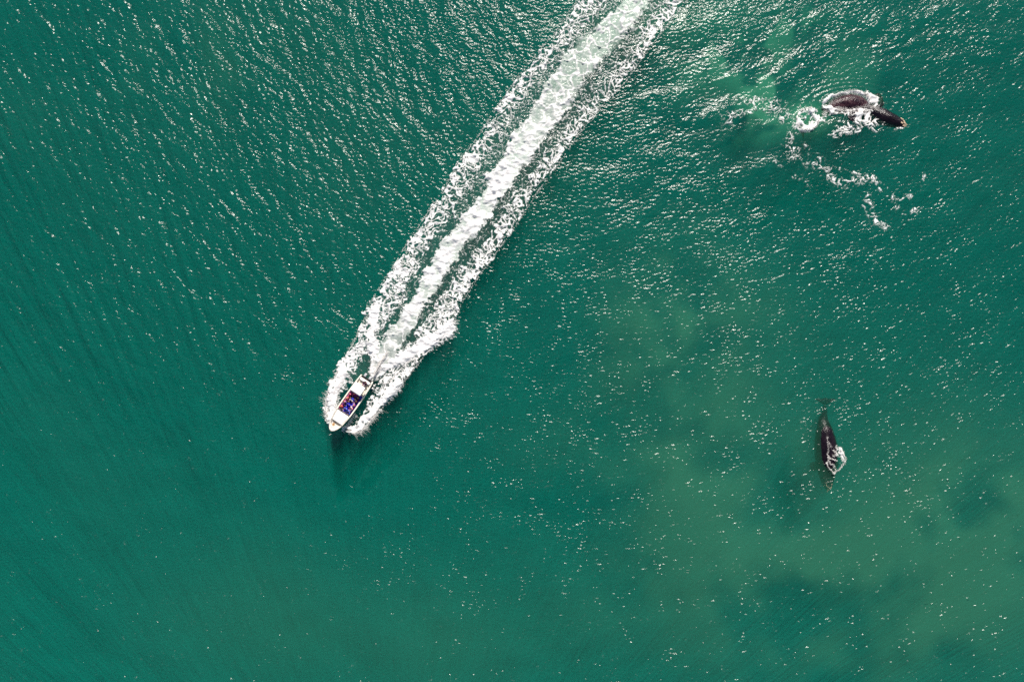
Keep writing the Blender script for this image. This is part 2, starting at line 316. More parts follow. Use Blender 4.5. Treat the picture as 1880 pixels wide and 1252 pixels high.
def water_material():
    m, t, b = newmat('sea_water'); N = t.nodes; L = t.links
    N.remove(b); out = N['Material Output']
    a = N.new('ShaderNodeAttribute'); a.attribute_name = 'cover'
    sep = N.new('ShaderNodeSeparateColor'); L.new(a.outputs['Color'], sep.inputs[0])
    foam_s, milk_s, silt_s = sep.outputs; aer_s = a.outputs['Alpha']
    geo = N.new('ShaderNodeNewGeometry')
    n1 = N.new('ShaderNodeTexNoise'); n1.inputs['Scale'].default_value = 3.4; n1.inputs['Detail'].default_value = 3; n1.inputs['Roughness'].default_value = .6
    L.new(geo.outputs['Position'], n1.inputs['Vector'])
    bp = N.new('ShaderNodeBump'); bp.inputs['Strength'].default_value = 1; bp.inputs['Distance'].default_value = .035
    L.new(n1.outputs[0], bp.inputs['Height'])
    n3 = N.new('ShaderNodeTexNoise'); n3.inputs['Scale'].default_value = 13; n3.inputs['Detail'].default_value = 2; L.new(geo.outputs['Position'], n3.inputs['Vector'])
    bq = N.new('ShaderNodeBump'); bq.inputs['Strength'].default_value = 1; bq.inputs['Distance'].default_value = .011
    L.new(n3.outputs[0], bq.inputs['Height']); L.new(bp.outputs[0], bq.inputs['Normal']); bp = bq
    tr = N.new('ShaderNodeBsdfTransparent')
    up = N.new('ShaderNodeCombineXYZ'); up.inputs[2].default_value = 1      # light scattered back from below knows no ripple
    def diff(col, rough=0):
        d = N.new('ShaderNodeBsdfDiffuse'); d.inputs[0].default_value = (*col, 1); L.new(up.outputs[0], d.inputs['Normal']); return d
    def mix(f, s1, s2):
        x = N.new('ShaderNodeMixShader')
        if isinstance(f, float): x.inputs[0].default_value = f
        else: L.new(f, x.inputs[0])
        L.new(s1, x.inputs[1]); L.new(s2, x.inputs[2]); return x.outputs[0]
    def mul(s, k, clamp=True):
        x = N.new('ShaderNodeMath'); x.operation = 'MULTIPLY'; x.use_clamp = clamp; L.new(s, x.inputs[0]); x.inputs[1].default_value = k; return x.outputs[0]
    body = mix(.08, tr.outputs[0], diff((.0003, .045, .030)).outputs[0])          # fine suspended matter just under the surface
    body = mix(mul(silt_s, .36), body, diff((.048, .215, .122)).outputs[0])
    body = mix(mul(milk_s, .9), body, diff((.055, .30, .165)).outputs[0])
    body = mix(mul(aer_s, 1.0), body, diff((.44, .58, .49)).outputs[0])
    gl = N.new('ShaderNodeBsdfAnisotropic') if False else N.new('ShaderNodeBsdfGlossy')
    gl.distribution = 'GGX'; gl.inputs['Roughness'].default_value = .165; L.new(bp.outputs[0], gl.inputs['Normal'])
    fr = N.new('ShaderNodeFresnel'); fr.inputs['IOR'].default_value = 1.33; L.new(bp.outputs[0], fr.inputs['Normal'])
    wat = mix(fr.outputs[0], body, gl.outputs[0])
    n2 = N.new('ShaderNodeTexNoise'); n2.inputs['Scale'].default_value = 9; n2.inputs['Detail'].default_value = 4
    L.new(geo.outputs['Position'], n2.inputs['Vector'])
    bp2 = N.new('ShaderNodeBump'); bp2.inputs['Strength'].default_value = .8; bp2.inputs['Distance'].default_value = .05; L.new(n2.outputs[0], bp2.inputs['Height'])
    fd = N.new('ShaderNodeBsdfPrincipled'); fd.inputs['Base Color'].default_value = (.80, .80, .79, 1); fd.inputs['Roughness'].default_value = .45; L.new(bp2.outputs[0], fd.inputs['Normal'])
    fin = mix(foam_s, wat, fd.outputs[0])
    L.new(fin, out.inputs['Surface'])
    vs = N.new('ShaderNodeVolumeScatter'); vs.inputs['Color'].default_value = (.0005, .235, .162, 1); vs.inputs['Density'].default_value = .21; vs.inputs['Anisotropy'].default_value = -.15
    va = N.new('ShaderNodeVolumeAbsorption'); va.inputs['Color'].default_value = (.0, .75, .68, 1); va.inputs['Density'].default_value = .078
    ad = N.new('ShaderNodeAddShader'); L.new(vs.outputs[0], ad.inputs[0]); L.new(va.outputs[0], ad.inputs[1]); L.new(ad.outputs[0], out.inputs['Volume'])
    return m
sea = link('sea_surface', me, water_material(), smooth=False)
sea['label'] = 'green choppy sea with sun glitter, foam and wake'; sea['kind'] = 'structure'
bm = bmesh.new(); bmesh.ops.create_grid(bm, x_segments=40, y_segments=40, size=6000)
for v in bm.verts: v.co.z = -12 + 1.2 * mnoise.noise(v.co * .003)
sb = from_bm('seabed', bm, pmat('seabed_sand', (.03, .10, .07), .9, .1, .3, .05)); sb['kind'] = 'structure'; sb['label'] = 'dim green sandy seabed under the water'

# ---------------------------------------------------------------- lofts and tubes
def catmull(pts, n):
    pts = [np.array(p, float) for p in pts]; out = []
    m = len(pts) - 1
    for k in range(n):
        t = k / (n - 1) * m; i = min(int(t), m - 1); f = t - i
        p0 = pts[max(i - 1, 0)]; p1 = pts[i]; p2 = pts[i + 1]; p3 = pts[min(i + 2, m)]
        out.append(.5 * ((2 * p1) + (p2 - p0) * f + (2 * p0 - 5 * p1 + 4 * p2 - p3) * f * f + (3 * p1 - p0 - 3 * p2 + p3) * f ** 3))
    return out
def loft(bm, rings, close=True, caps=True):
    vs = [[bm.verts.new(p) for p in ring] for ring in rings]
    n = len(vs[0])
    for a, b in zip(vs[:-1], vs[1:]):
        for i in range(n if close else n - 1):
            j = (i + 1) % n
            try: bm.faces.new((a[i], a[j], b[j], b[i]))
            except ValueError: pass
    if caps:
        for ring, rev in ((vs[0], True), (vs[-1], False)):
            try: bm.faces.new(ring[::-1] if rev else ring)
            except ValueError: pass
    return vs
def tube(bm, pts, rad, seg=8):
    pts = [Vector(p) for p in pts]; rings = []
    for i, p in enumerate(pts):
        t = (pts[min(i + 1, len(pts) - 1)] - pts[max(i - 1, 0)]).normalized()
        a = t.orthogonal() if abs(t.z) > .95 else t.cross(Vector((0, 0, 1)))
        a.normalize(); b = t.cross(a)
        r_ = rad[i] if isinstance(rad, (list, tuple)) else rad
        rings.append([p + a * math.cos(k / seg * 2 * math.pi) * r_ + b * math.sin(k / seg * 2 * math.pi) * r_ for k in range(seg)])
    loft(bm, rings)
def rbox(bm, c, sz, bev=.04, seg=2, rotz=0):
    res = bmesh.ops.create_cube(bm, size=1)
    vs = res['verts']
    bmesh.ops.scale(bm, vec=sz, verts=vs)
    es = list({e for v in vs for e in v.link_edges})
    b = bmesh.ops.bevel(bm, geom=es, offset=bev, segments=seg, affect='EDGES', profile=.5)
    vv = list({v for f in b['faces'] for v in f.verts} | {v for v in vs if v.is_valid})
    vv = list({v for v0 in vv for v in [v0] + [e.other_vert(v0) for e in v0.link_edges]})
    bmesh.ops.rotate(bm, matrix=Matrix.Rotation(rotz, 3, 'Z'), verts=vv); bmesh.ops.translate(bm, vec=c, verts=vv)

# ---------------------------------------------------------------- whales
def whale_skin(name, brown):
    m, t, b = newmat(name); N = t.nodes; L = t.links
    tc = N.new('ShaderNodeTexCoord'); at = N.new('ShaderNodeAttribute'); at.attribute_name = 'tone'
    n = N.new('ShaderNodeTexNoise'); n.inputs['Scale'].default_value = 1.7; n.inputs['Detail'].default_value = 7; n.inputs['Roughness'].default_value = .65
    L.new(tc.outputs['Object'], n.inputs['Vector'])
    cr = N.new('ShaderNodeValToRGB'); cr.color_ramp.elements[0].position = .35; cr.color_ramp.elements[1].position = .7
    cr.color_ramp.elements[0].color = (.004, .003, .006, 1); cr.color_ramp.elements[1].color = (.018, .010, .016, 1); L.new(n.outputs[0], cr.inputs[0])
    cb = N.new('ShaderNodeValToRGB'); cb.color_ramp.elements[0].position = .42; cb.color_ramp.elements[1].position = .72
    cb.color_ramp.elements[0].color = (.016, .005, .011, 1); cb.color_ramp.elements[1].color = (.095, .045, .052, 1); L.new(n.outputs[0], cb.inputs[0])
    mx = N.new('ShaderNodeMix'); mx.data_type = 'RGBA'; L.new(at.outputs['Fac'], mx.inputs[0]); L.new(cr.outputs[0], mx.inputs[6]); L.new(cb.outputs[0], mx.inputs[7])
    L.new(mx.outputs[2], b.inputs['Base Color'])
    b.inputs['Roughness'].default_value = .24; b.inputs['Specular IOR Level'].default_value = .30
    n2 = N.new('ShaderNodeTexNoise'); n2.inputs['Scale'].default_value = 5; n2.inputs['Detail'].default_value = 5; L.new(tc.outputs['Object'], n2.inputs['Vector'])
    bp = N.new('ShaderNodeBump'); bp.inputs['Strength'].default_value = .8; bp.inputs['Distance'].default_value = .10
    L.new(n2.outputs[0], bp.inputs['Height']); L.new(bp.outputs[0], b.inputs['Normal'])
    return m
M_whale = whale_skin('whale_skin', 0)
M_call = pmat('callosity', (.62, .47, .33), .8, .3, .45, 3, .8, 14)
M_blow = pmat('blowhole_dark', (.01, .007, .01), .4)
def make_whale(label, spine, tops, wid, hei, roll, tone_fn, flippers, fluke, calls):
    """spine in photo pixels from the fluke to the snout; tops = height of the back over the sea"""
    n = 72
    tl_ = [len(spine) - 1]
    pp = [(*P(x, y)[:2], tz, ww, hh) for (x, y), tz, ww, hh in zip(spine, tops, wid, hei)]
    st = catmull(pp, n)
    base = P(*spine[len(spine) // 2]); base.z = 0
    root = bpy.data.objects.new('whale', None)
    bm = bmesh.new(); rings = []; seg = 36
    for i, q_ in enumerate(st):
        a = st[max(i - 1, 0)]; b_ = st[min(i + 1, n - 1)]
        t = Vector((b_[0] - a[0], b_[1] - a[1], (b_[2] - b_[4]) - (a[2] - a[4]))).normalized()
        side = Vector((t.y, -t.x, 0)).normalized(); up = side.cross(t)
        if up.z < 0: up = -up
        c = Vector((q_[0], q_[1], q_[2] - q_[4])) - base
        f = i / (n - 1); head = max(0, (f - .70) / .30)
        ring = []
        for k in range(seg):
            th = k / seg * 2 * math.pi
            cx, cz = math.sin(th), math.cos(th)
            ex_ = 1 - .38 * head * max(0, cz) ** 1.5          # narrow arched rostrum over wide lips
            v = side * (cx * q_[3] * ex_) + up * (cz * q_[4])
            r_ = 1 + .035 * mnoise.noise((c + v) * .9) + .02 * mnoise.noise((c + v) * 2.6)
            ring.append(c + v * r_)
        rings.append(ring)
    loft(bm, rings)
    # flukes: two swept blades joined at a notch, thick at the root
    fx, fy, fz, fdir, span, froll = fluke
    fc = P(fx, fy) - base; fc.z = fz; d = Vector((math.cos(R(fdir)), math.sin(R(fdir)), 0)); sv = Vector((-d.y, d.x, 0))
    for sgn in (-1, 1):
        rg = []
        for k in range(9):
            u = k / 8; ch = (1.05 * (1 - u) ** .8 + .06); le = -.2 - .85 * u ** 1.4 + .1; off = sv * sgn * u * span / 2 + Vector((0, 0, 1)) * sgn * u * span / 2 * math.sin(R(froll))
            th_ = .13 * (1 - u) + .015
            rg.append([fc + off + d * (le - ch * (.5 - .5 * math.cos(a_))) * 1.0 + Vector((0, 0, th_ * math.sin(a_))) for a_ in [j / 10 * 2 * math.pi for j in range(10)]])
        loft(bm, rg)
    # flippers: paddle shapes, broad and squared at the tip
    for (x0, y0, z0, x1, y1, z1, wdt) in flippers:
        a = P(x0, y0) - base; a.z = z0; b_ = P(x1, y1) - base; b_.z = z1; t = (b_ - a).normalized(); s_ = Vector((t.y, -t.x, 0)).normalized(); up = s_.cross(t); rg = []
        for k in range(12):
            u = k / 11; w_ = wdt * (.42 + 1.0 * math.sin(min(u * 1.15, 1) * math.pi * .62)) * (1 if u < .82 else math.sqrt(max(.02, 1 - ((u - .82) / .185) ** 2))); th_ = .16 * (1 - .75 * u)
            c = a + (b_ - a) * u + s_ * .12 * wdt * math.sin(u * 3)
            rg.append([c + s_ * w_ * .5 * math.cos(a_) + up * th_ * math.sin(a_) for a_ in [j / 12 * 2 * math.pi for j in range(12)]])
        loft(bm, rg)
    bmesh.ops.recalc_face_normals(bm, faces=bm.faces)
    me_ = bpy.data.meshes.new('whale'); bm.to_mesh(me_); bm.free()
    at_ = me_.attributes.new('tone', 'FLOAT', 'POINT')
    vals = []
    for v in me_.vertices:
        w0 = v.co + base; vals.append(tone_fn(w0.x / S + 940, 626 - w0.y / S, v.co))
    at_.data.foreach_set('value', vals)
    body = link('whale', me_, M_whale); body.location = base
    tag(body, label, 'whale', 'whales at the surface of the green sea')
    # callosities and blowhole on the head
    for (f, off, ln, wd_) in calls:
        i = int(f * (n - 1)); q_ = st[i]; a = st[max(i - 1, 0)]; b_ = st[min(i + 1, n - 1)]
        t = Vector((b_[0] - a[0], b_[1] - a[1], b_[2] - a[2])).normalized(); side = Vector((t.y, -t.x, 0)).normalized()
        ang = off; ex_ = 1 - .38 * max(0, (f - .70) / .30) * max(0, math.cos(ang)) ** 1.5
        c = Vector((q_[0], q_[1], q_[2] - q_[4])) - base + side * (math.sin(ang) * q_[3] * ex_) + Vector((0, 0, math.cos(ang) * q_[4]))
        bm = bmesh.new()
        for k in range(max(9, int(ln * wd_ * 60))):
            p = c + t * random.uniform(-ln, ln) / 2 + side * random.uniform(-wd_, wd_) / 2; p.z += random.uniform(-.03, .03) - .02
            rr = random.uniform(.05, .11)
            bmesh.ops.create_icosphere(bm, subdivisions=1, radius=rr, matrix=Matrix.Translation(p) @ Matrix.Diagonal((1, 1, .7, 1)))
        for v in bm.verts: v.co += v.normal * 0 + Vector((mnoise.noise(v.co * 9), mnoise.noise(v.co * 9 + Vector((5, 5, 5))), 0)) * .03
        o = from_bm('callosity', bm, M_call, body)
    f = .80; i = int(f * (n - 1)); q_ = st[i]; b_ = st[i + 1]; t = Vector((b_[0] - q_[0], b_[1] - q_[1], 0)).normalized(); side = Vector((t.y, -t.x, 0))
    c = Vector((q_[0], q_[1], q_[2])) - base; bm = bmesh.new()
    for sg in (-1, 1): tube(bm, [c + side * sg * .07 - t * .16, c + side * sg * .12 + Vector((0, 0, .02)), c + side * sg * .20 + t * .15], [.02, .05, .02], 6)
    from_bm('blowhole', bm, M_blow, body)
    return body
def tone_up(px, py, co):
    e = ((px - 1556) / 42) ** 2 + ((py - 188) / 17) ** 2
    return max(0, min(1, 1.9 - 1.35 * e))
upper = make_whale('large whale rolling in white foam, brown flank bared and pale crusted snout showing',
    [(1482, 224), (1494, 217), (1508, 208), (1524, 198), (1543, 190), (1560, 187), (1578, 189), (1596, 197), (1613, 206), (1630, 215), (1647, 223), (1657, 228), (1664, 231)],
    [-.95, -.65, -.25, .08, .40, .50, .38, .0, .24, .46, .44, .32, .06],
    [.22, .32, .58, .92, 1.30, 1.45, 1.35, 1.25, 1.20, 1.08, .84, .55, .15],
    [.20, .30, .60, 1.0, 1.40, 1.5, 1.45, 1.35, 1.25, 1.05, .75, .48, .12], 0, tone_up,
    [(1598, 190, -.2, 1622, 178, -.30, 1.5), (1574, 203, .0, 1560, 222, .12, .9)],
    (1482, 224, -.8, 28, 3.6, 12),
    [(.985, .15, .5, .36), (.955, -.35, .5, .25), (.93, -.75, .4, .22), (.90, -.9, .45, .18), (.955, .75, .35, .16), (.90, .2, .28, .14), (.86, -1.0, .25, .16)])
lower = make_whale('straight dark whale with submerged flukes and head, small foam ring on its shoulder',
    [(1531, 749), (1526, 760), (1518, 774), (1518, 790), (1520, 808), (1522, 826), (1523, 844), (1525, 862), (1527, 880), (1529, 896), (1530, 905)],
    [-2.8, -1.8, -.5, .15, .36, .36, .26, -.1, -.6, -1.0, -1.4],
    [.26, .42, .74, 1.18, 1.50, 1.64, 1.60, 1.4, 1.1, .7, .14],
    [.20, .30, .55, .95, 1.20, 1.30, 1.25, 1.1, .80, .50, .12], 0, lambda a, b, c: 0.0,
    [(1514, 850, -1.2, 1499, 866, -1.7, 1.0), (1532, 850, -1.2, 1547, 862, -1.7, 1.0)],
    (1532, 748, -2.9, -91, 3.0, 0),
    [(.97, 0, .8, .5), (.93, .2, .6, .4), (.90, -.5, .6, .25), (.88, .6, .5, .2)])

# ---------------------------------------------------------------- the speedboat
M_white = pmat('white_gelcoat', (.82, .82, .80), .28, .5, .05, 3, .05, 20, .3)
M_cream = pmat('cream_gunwale', (.82, .77, .67), .4, .4, .10, 4)
M_deck = pmat('pale_nonslip_deck', (.62, .58, .50), .7, .3, .12, 6, .2, 60)
M_blue = pmat('blue_vinyl', (.010, .014, .45), .45, .4, .18, 7, .2, 40)
M_violet = pmat('violet_vinyl', (.20, .02, .16), .5, .4, .2, 7, .2, 40)
M_steel = pmat('stainless_steel', (.55, .55, .56), .22, .5, metal=1)
M_dark = pmat('dark_rubber', (.03, .03, .035), .6, .4, .2)
M_glass = pmat('smoked_windscreen', (.05, .06, .08), .08, .6)
M_canvas = pmat('white_canvas', (.82, .82, .80), .75, .2, .06, 5, .4, 9)
M_grey = pmat('grey_cowling', (.45, .46, .48), .3, .5, .1)
M_rope = pmat('tan_rope', (.50, .30, .12), .85, .2, .3, 20)
boat = bpy.data.objects.new('speedboat', None); C.objects.link(boat)
boat.location = P(647.3, 737.7, .36); HEAD = math.atan2(-.838, -.546)
boat.rotation_euler = (R(2.5), R(-7.5), HEAD)
boat_m = Matrix.LocRotScale(boat.location, boat.rotation_euler, None)
tag(boat, 'white open speedboat packed with passengers racing ahead of its foaming wake', 'boat')
XS = [-4.1, -3.2, -2, -.8, .4, 1.5, 2.4, 3.2, 3.8, 4.3, 4.65, 4.85, 4.93]
def prof(x):
    I = lambda a: float(np.interp(x, XS, a))
    return (.93 * I([1.12, 1.22, 1.27, 1.30, 1.31, 1.29, 1.22, 1.10, .96, .75, .50, .24, .03]),     # half beam at gunwale
            I([.70, .72, .74, .78, .84, .92, 1.0, 1.09, 1.16, 1.22, 1.26, 1.28, 1.29]),        # gunwale height
            I([1.0, 1.08, 1.12, 1.13, 1.10, 1.0, .86, .66, .48, .30, .16, .06, .01]),        # half beam at chine
            I([-.02, -.02, 0, .02, .06, .12, .22, .36, .50, .68, .86, 1.04, 1.2]),            # chine height
            I([-.35, -.38, -.40, -.40, -.38, -.34, -.26, -.12, .06, .30, .58, .90, 1.15]))     # keel height
xs = np.concatenate([np.linspace(-4.1, 3.2, 30), np.linspace(3.4, 4.93, 16)])
bm = bmesh.new(); rings = []
for x in xs:
    b_, zg, c_, zc, zk = prof(x)
    r_ = [(x, 0, zk), (x, c_ * .5, zk + (zc - zk) * .45), (x, c_, zc), (x, c_ + .03, zc + .03), (x, c_ + (b_ - c_) * .6, zc + (zg - zc) * .5), (x, b_, zg - .05), (x, b_ + .015, zg - .03), (x, b_, zg)]
    rings.append([Vector(p) for p in r_[::-1]] + [Vector((p[0], -p[1], p[2])) for p in r_[1:]])
vs = loft(bm, rings, close=False, caps=False)
bm.faces.new([v for v in vs[0]][::-1]) 
bmesh.ops.recalc_face_normals(bm, faces=bm.faces)
hull = from_bm('hull', bm, M_white, boat)
# gunwale cap
bm = bmesh.new()
for sg in (-1, 1):
    rg = []
    for x in xs:
        b_, zg = prof(x)[:2]; iw = .17 if x < 3.9 else .17 + .25 * (x - 3.9)
        bi = max(b_ - iw, .0)
        rg.append([Vector((x, sg * (b_ + .02), zg)), Vector((x, sg * (b_ + .02), zg + .035)), Vector((x, sg * max(b_ - .04, 0), zg + .06)), Vector((x, sg * bi, zg + .05)), Vector((x, sg * bi, zg - .02))])
    loft(bm, rg, close=True)
bmesh.ops.recalc_face_normals(bm, faces=bm.faces)
from_bm('gunwale', bm, M_cream, boat)
# inner liner (walls and sole)
bm = bmesh.new(); rg = []
for x in xs:
    if x < -3.9 or x > 4.5: continue
    b_, zg = prof(x)[:2]; zf = .34 if x < 2.0 else .34 + .12 * (x - 2.0)
    y1 = max(b_ - .16, .04); y2 = max(b_ - .22, .03)
    rg.append([Vector((x, y1, zg)), Vector((x, y2, zf)), Vector((x, 0, zf + .01)), Vector((x, -y2, zf)), Vector((x, -y1, zg))])
loft(bm, rg, close=False, caps=False)
bm.faces.new([bm.verts.new(p) for p in rg[0]]); bm.faces.new([bm.verts.new(p) for p in rg[-1]])
from_bm('deck', bm, M_deck, boat, smooth=False)
# foredeck: domed white casting deck that stops short of the bow well
bm = bmesh.new(); rg = []
for x in np.linspace(1.95, 3.45, 14):
    b_, zg = prof(x)[:2]; y1 = b_ - .19; dm = .10 * math.sin((x - 1.95) / 1.5 * math.pi * .9 + .15)
    rg.append([Vector((x, y1 * math.cos(a), zg - .06 + dm * math.sin(a) ** .7 + (.05 if 0 < k < 12 else 0))) for k, a in enumerate(np.linspace(0, math.pi, 13))])
for r2 in (rg[0], rg[-1]): pass
front = [Vector((p.x + .015, p.y * .99, .62)) for p in rg[-1]]; back = [Vector((p.x - .015, p.y * .99, .42)) for p in rg[0]]
loft(bm, [back] + rg + [front], close=False, caps=False)
fd_ = from_bm('foredeck', bm, M_white, boat)
bm = bmesh.new(); rbox(bm, (2.75, 0, 1.045), (.55, .55, .05), .02); from_bm('hatch', bm, M_canvas, fd_)
bm = bmesh.new(); rbox(bm, (4.60, 0, 1.26), (.34, .40, .05), .02); from_bm('anchor_plate', bm, M_white, boat)
# bow rail
for sg in (-1, 1):
    bm = bmesh.new(); pts = []
    for x in np.linspace(1.9, 4.5, 14):
        b_, zg = prof(x)[:2]; pts.append((x, sg * (b_ - .08), zg + .30 + .03 * math.sin(x * 2)))
    tube(bm, pts, .016, 6)
    for k in (0, 4, 8, 13): tube(bm, [(pts[k][0], pts[k][1], prof(pts[k][0])[1] + .03), pts[k]], .014, 6)
    from_bm('bow_rail', bm, M_steel, boat)
for x, sg in ((3.5, 1), (3.5, -1), (-3.6, 1), (-3.6, -1)):
    bm = bmesh.new(); b_, zg = prof(x)[:2]; tube(bm, [(x - .12, sg * (b_ - .09), zg + .10), (x, sg * (b_ - .09), zg + .085), (x + .12, sg * (b_ - .09), zg + .10)], [.012, .02, .012], 6)
    rbox(bm, (x, sg * (b_ - .09), zg + .07), (.06, .03, .05), .008); from_bm('cleat', bm, M_steel, boat)
# benches
for sg in (-1, 1):
    bm = bmesh.new(); rbox(bm, (.1, sg * .79, .52), (3.3, .38, .36), .03); be = from_bm('bench', bm, M_white, boat)
    bm = bmesh.new(); rbox(bm, (.1, sg * .78, .735), (3.25, .40, .07), .03); from_bm('cushion', bm, M_violet if sg < 0 else M_blue, be)
bm = bmesh.new(); rbox(bm, (.45, 0, .52), (2.3, .46, .36), .03); be = from_bm('bench', bm, M_blue, boat)
bm = bmesh.new()
for k in range(4): rbox(bm, (-.42 + k * .58, 0, .74), (.56, .48, .09), .035)
from_bm('cushion', bm, M_blue, be)
bm = bmesh.new(); rbox(bm, (.1, 0, .365), (3.3, 1.9, .02), .008); from_bm('deck_mat', bm, M_blue, boat)
# helm console with windscreen, wheel; canopy on posts
bm = bmesh.new(); rbox(bm, (-2.45, 0, .80), (.55, .85, .95), .08, 3); con = from_bm('console', bm, M_white, boat)
bm = bmesh.new()
rg = []
for k in range(9):
    a = -math.pi * .42 + math.pi * .84 * k / 8
    rg.append([Vector((-2.40 + .28 * math.cos(a), .42 * math.sin(a), 1.26)), Vector((-2.52 + .26 * math.cos(a), .38 * math.sin(a), 1.60)), Vector((-2.54 + .26 * math.cos(a), .38 * math.sin(a), 1.60)), Vector((-2.42 + .28 * math.cos(a), .42 * math.sin(a), 1.26))])
loft(bm, rg); from_bm('windscreen', bm, M_glass, con)
bm = bmesh.new()
ringp = [(-2.82 - .03 * math.cos(a), .19 * math.sin(a), 1.12 + .19 * math.cos(a)) for a in np.linspace(0, 2 * math.pi, 17)]
tube(bm, ringp, .014, 6); tube(bm, [(-2.74, 0, 1.10), (-2.82, 0, 1.12)], .03, 6)
for a in (0, 2.1, 4.2): tube(bm, [(-2.82, 0, 1.12), (-2.82, .19 * math.sin(a), 1.12 + .19 * math.cos(a))], .009, 5)
from_bm('steering_wheel', bm, M_dark, con)
bm = bmesh.new(); rg = []
for x in np.linspace(-2.85, -1.45, 12):
    e = 1 - ((x + 2.15) / .74) ** 4
    rg.append([Vector((x, .86 * math.cos(a) * (.93 + .07 * e), 2.02 + .09 * math.sin(a) ** .8 * e)) for a in np.linspace(0, math.pi, 15)] + [Vector((x, .84 * math.cos(a) * (.93 + .07 * e), 1.98)) for a in np.linspace(math.pi, 0, 15)])
loft(bm, rg); bmesh.ops.recalc_face_normals(bm, faces=bm.faces); can = from_bm('canopy', bm, M_canvas, boat)
for x in (-2.72, -1.6):
    for sg in (-1, 1):
        bm = bmesh.new(); tube(bm, [(x + .1, sg * .78, .34), (x + .05, sg * .80, 1.4), (x, sg * .76, 2.0)], .022, 7); from_bm('canopy_post', bm, M_steel, boat)
bm = bmesh.new(); rbox(bm, (-3.62, 0, .58), (.36, 1.7, .48), .06, 2); be = from_bm('stern_bench', bm, M_white, boat)
bm = bmesh.new(); rbox(bm, (-3.60, 0, .85), (.38, 1.6, .08), .035); from_bm('cushion', bm, M_canvas, be)
for sg in (-1, 1):
    bm = bmesh.new(); rbox(bm, (-4.38, sg * .42, .86), (.52, .36, .40), .10, 3); mo = from_bm('outboard_motor', bm, M_grey, boat)
    bm = bmesh.new(); rbox(bm, (-4.36, sg * .42, .25), (.20, .14, .95), .04, 2); tube(bm, [(-4.22, sg * .42, -.32), (-4.40, sg * .42, -.33), (-4.62, sg * .42, -.33)], [.03, .07, .03], 8); from_bm('motor_leg', bm, M_dark, mo)
    bm = bmesh.new()
    for k in range(3):
        a = k * 2.094; d = Vector((0, math.sin(a), math.cos(a))); s_ = d.cross(Vector((1, 0, 0)))
        c = Vector((-4.64, sg * .42, -.33)); vq = [bm.verts.new(c + d * u + s_ * v + Vector((v * .4, 0, 0))) for u, v in ((.03, -.03), (.17, -.07), (.19, .02), (.12, .08), (.03, .03))]; bm.faces.new(vq)
    bmesh.ops.solidify(bm, geom=bm.faces[:], thickness=.012); from_bm('propeller', bm, M_steel, mo)
bm = bmesh.new()
for k in range(5):
    r0 = .20 - .03 * k
    tube(bm, [(r0 * math.cos(a), r0 * math.sin(a) * .8, .02 + .025 * (k % 2) + .01 * math.sin(3 * a)) for a in np.linspace(0, 2 * math.pi, 22)], .018, 6)
rope = from_bm('rope_coil', bm, M_rope); rope.matrix_world = boat_m @ Matrix.Translation((4.02, -.30, .66)); tag(rope, 'tan coil of rope lying in the bow well of the white speedboat', 'rope')

# ---------------------------------------------------------------- people
def skin_mesh(name, verts, edges, radii, sub=1):
    m_ = bpy.data.meshes.new(name); m_.from_pydata(verts, edges, [])
    o = bpy.data.objects.new(name, m_); C.objects.link(o)
    md = o.modifiers.new('s', 'SKIN'); md.use_smooth_shade = True
    m_.skin_vertices[0].data[0].use_root = True
    for i, r_ in enumerate(radii): m_.skin_vertices[0].data[i].radius = (r_, r_) if not isinstance(r_, tuple) else r_
    sb_ = o.modifiers.new('u', 'SUBSURF'); sb_.levels = sub; sb_.render_levels = sub
    bpy.context.view_layer.update()
    ev = o.evaluated_get(bpy.context.evaluated_depsgraph_get()); out = bpy.data.meshes.new_from_object(ev)
    bpy.data.objects.remove(o); bpy.data.meshes.remove(m_)
    out.polygons.foreach_set('use_smooth', [True] * len(out.polygons)); return out
V_ = [(0, 0, .10), (0, 0, .28), (0, 0, .46), (.01, 0, .57), (.02, 0, .66), (.03, 0, .76)]; Rr = [(.15, .11), (.13, .10), (.16, .11), .06, (.075, .09), (.07, .085)]
E_ = [(0, 1), (1, 2), (2, 3), (3, 4), (4, 5)]
hands = []
for sg in (-1, 1):
    n0 = len(V_)
    V_ += [(0, sg * .19, .47), (.08, sg * .25, .24), (.28, sg * .20, .145), (.36, sg * .18, .135)]; Rr += [.058, .045, .032, (.038, .022)]
    E_ += [(2, n0), (n0, n0 + 1), (n0 + 1, n0 + 2), (n0 + 2, n0 + 3)]; hands.append(Vector((.38, sg * .18, .135)))
    n1 = len(V_)
    V_ += [(.06, sg * .10, .08), (.45, sg * .13, .09), (.46, sg * .13, -.30), (.49, sg * .13, -.36), (.62, sg * .14, -.375)]; Rr += [.09, .062, .04, .045, .035]
    E_ += [(0, n1), (n1, n1 + 1), (n1 + 1, n1 + 2), (n1 + 2, n1 + 3), (n1 + 3, n1 + 4)]
body0 = skin_mesh('person', V_, E_, Rr, 2)
bm = bmesh.new(); bm.from_mesh(body0)
for hpos in hands:
    sg = 1 if hpos.y > 0 else -1
    for k, ln in enumerate((.070, .080, .074, .058)):
        b0 = hpos + Vector((.0, (k - 1.5) * .019, .004)); tube(bm, [b0 - Vector((.02, 0, 0)), b0 + Vector((ln * .5, 0, .004)), b0 + Vector((ln * .85, 0, -.016)), b0 + Vector((ln, 0, -.034))], [.010, .009, .008, .006], 6)
    b0 = hpos + Vector((-.03, -sg * .03, 0)); tube(bm, [b0, b0 + Vector((.025, -sg * .022, -.004)), b0 + Vector((.05, -sg * .028, -.016))], [.011, .010, .007], 6)
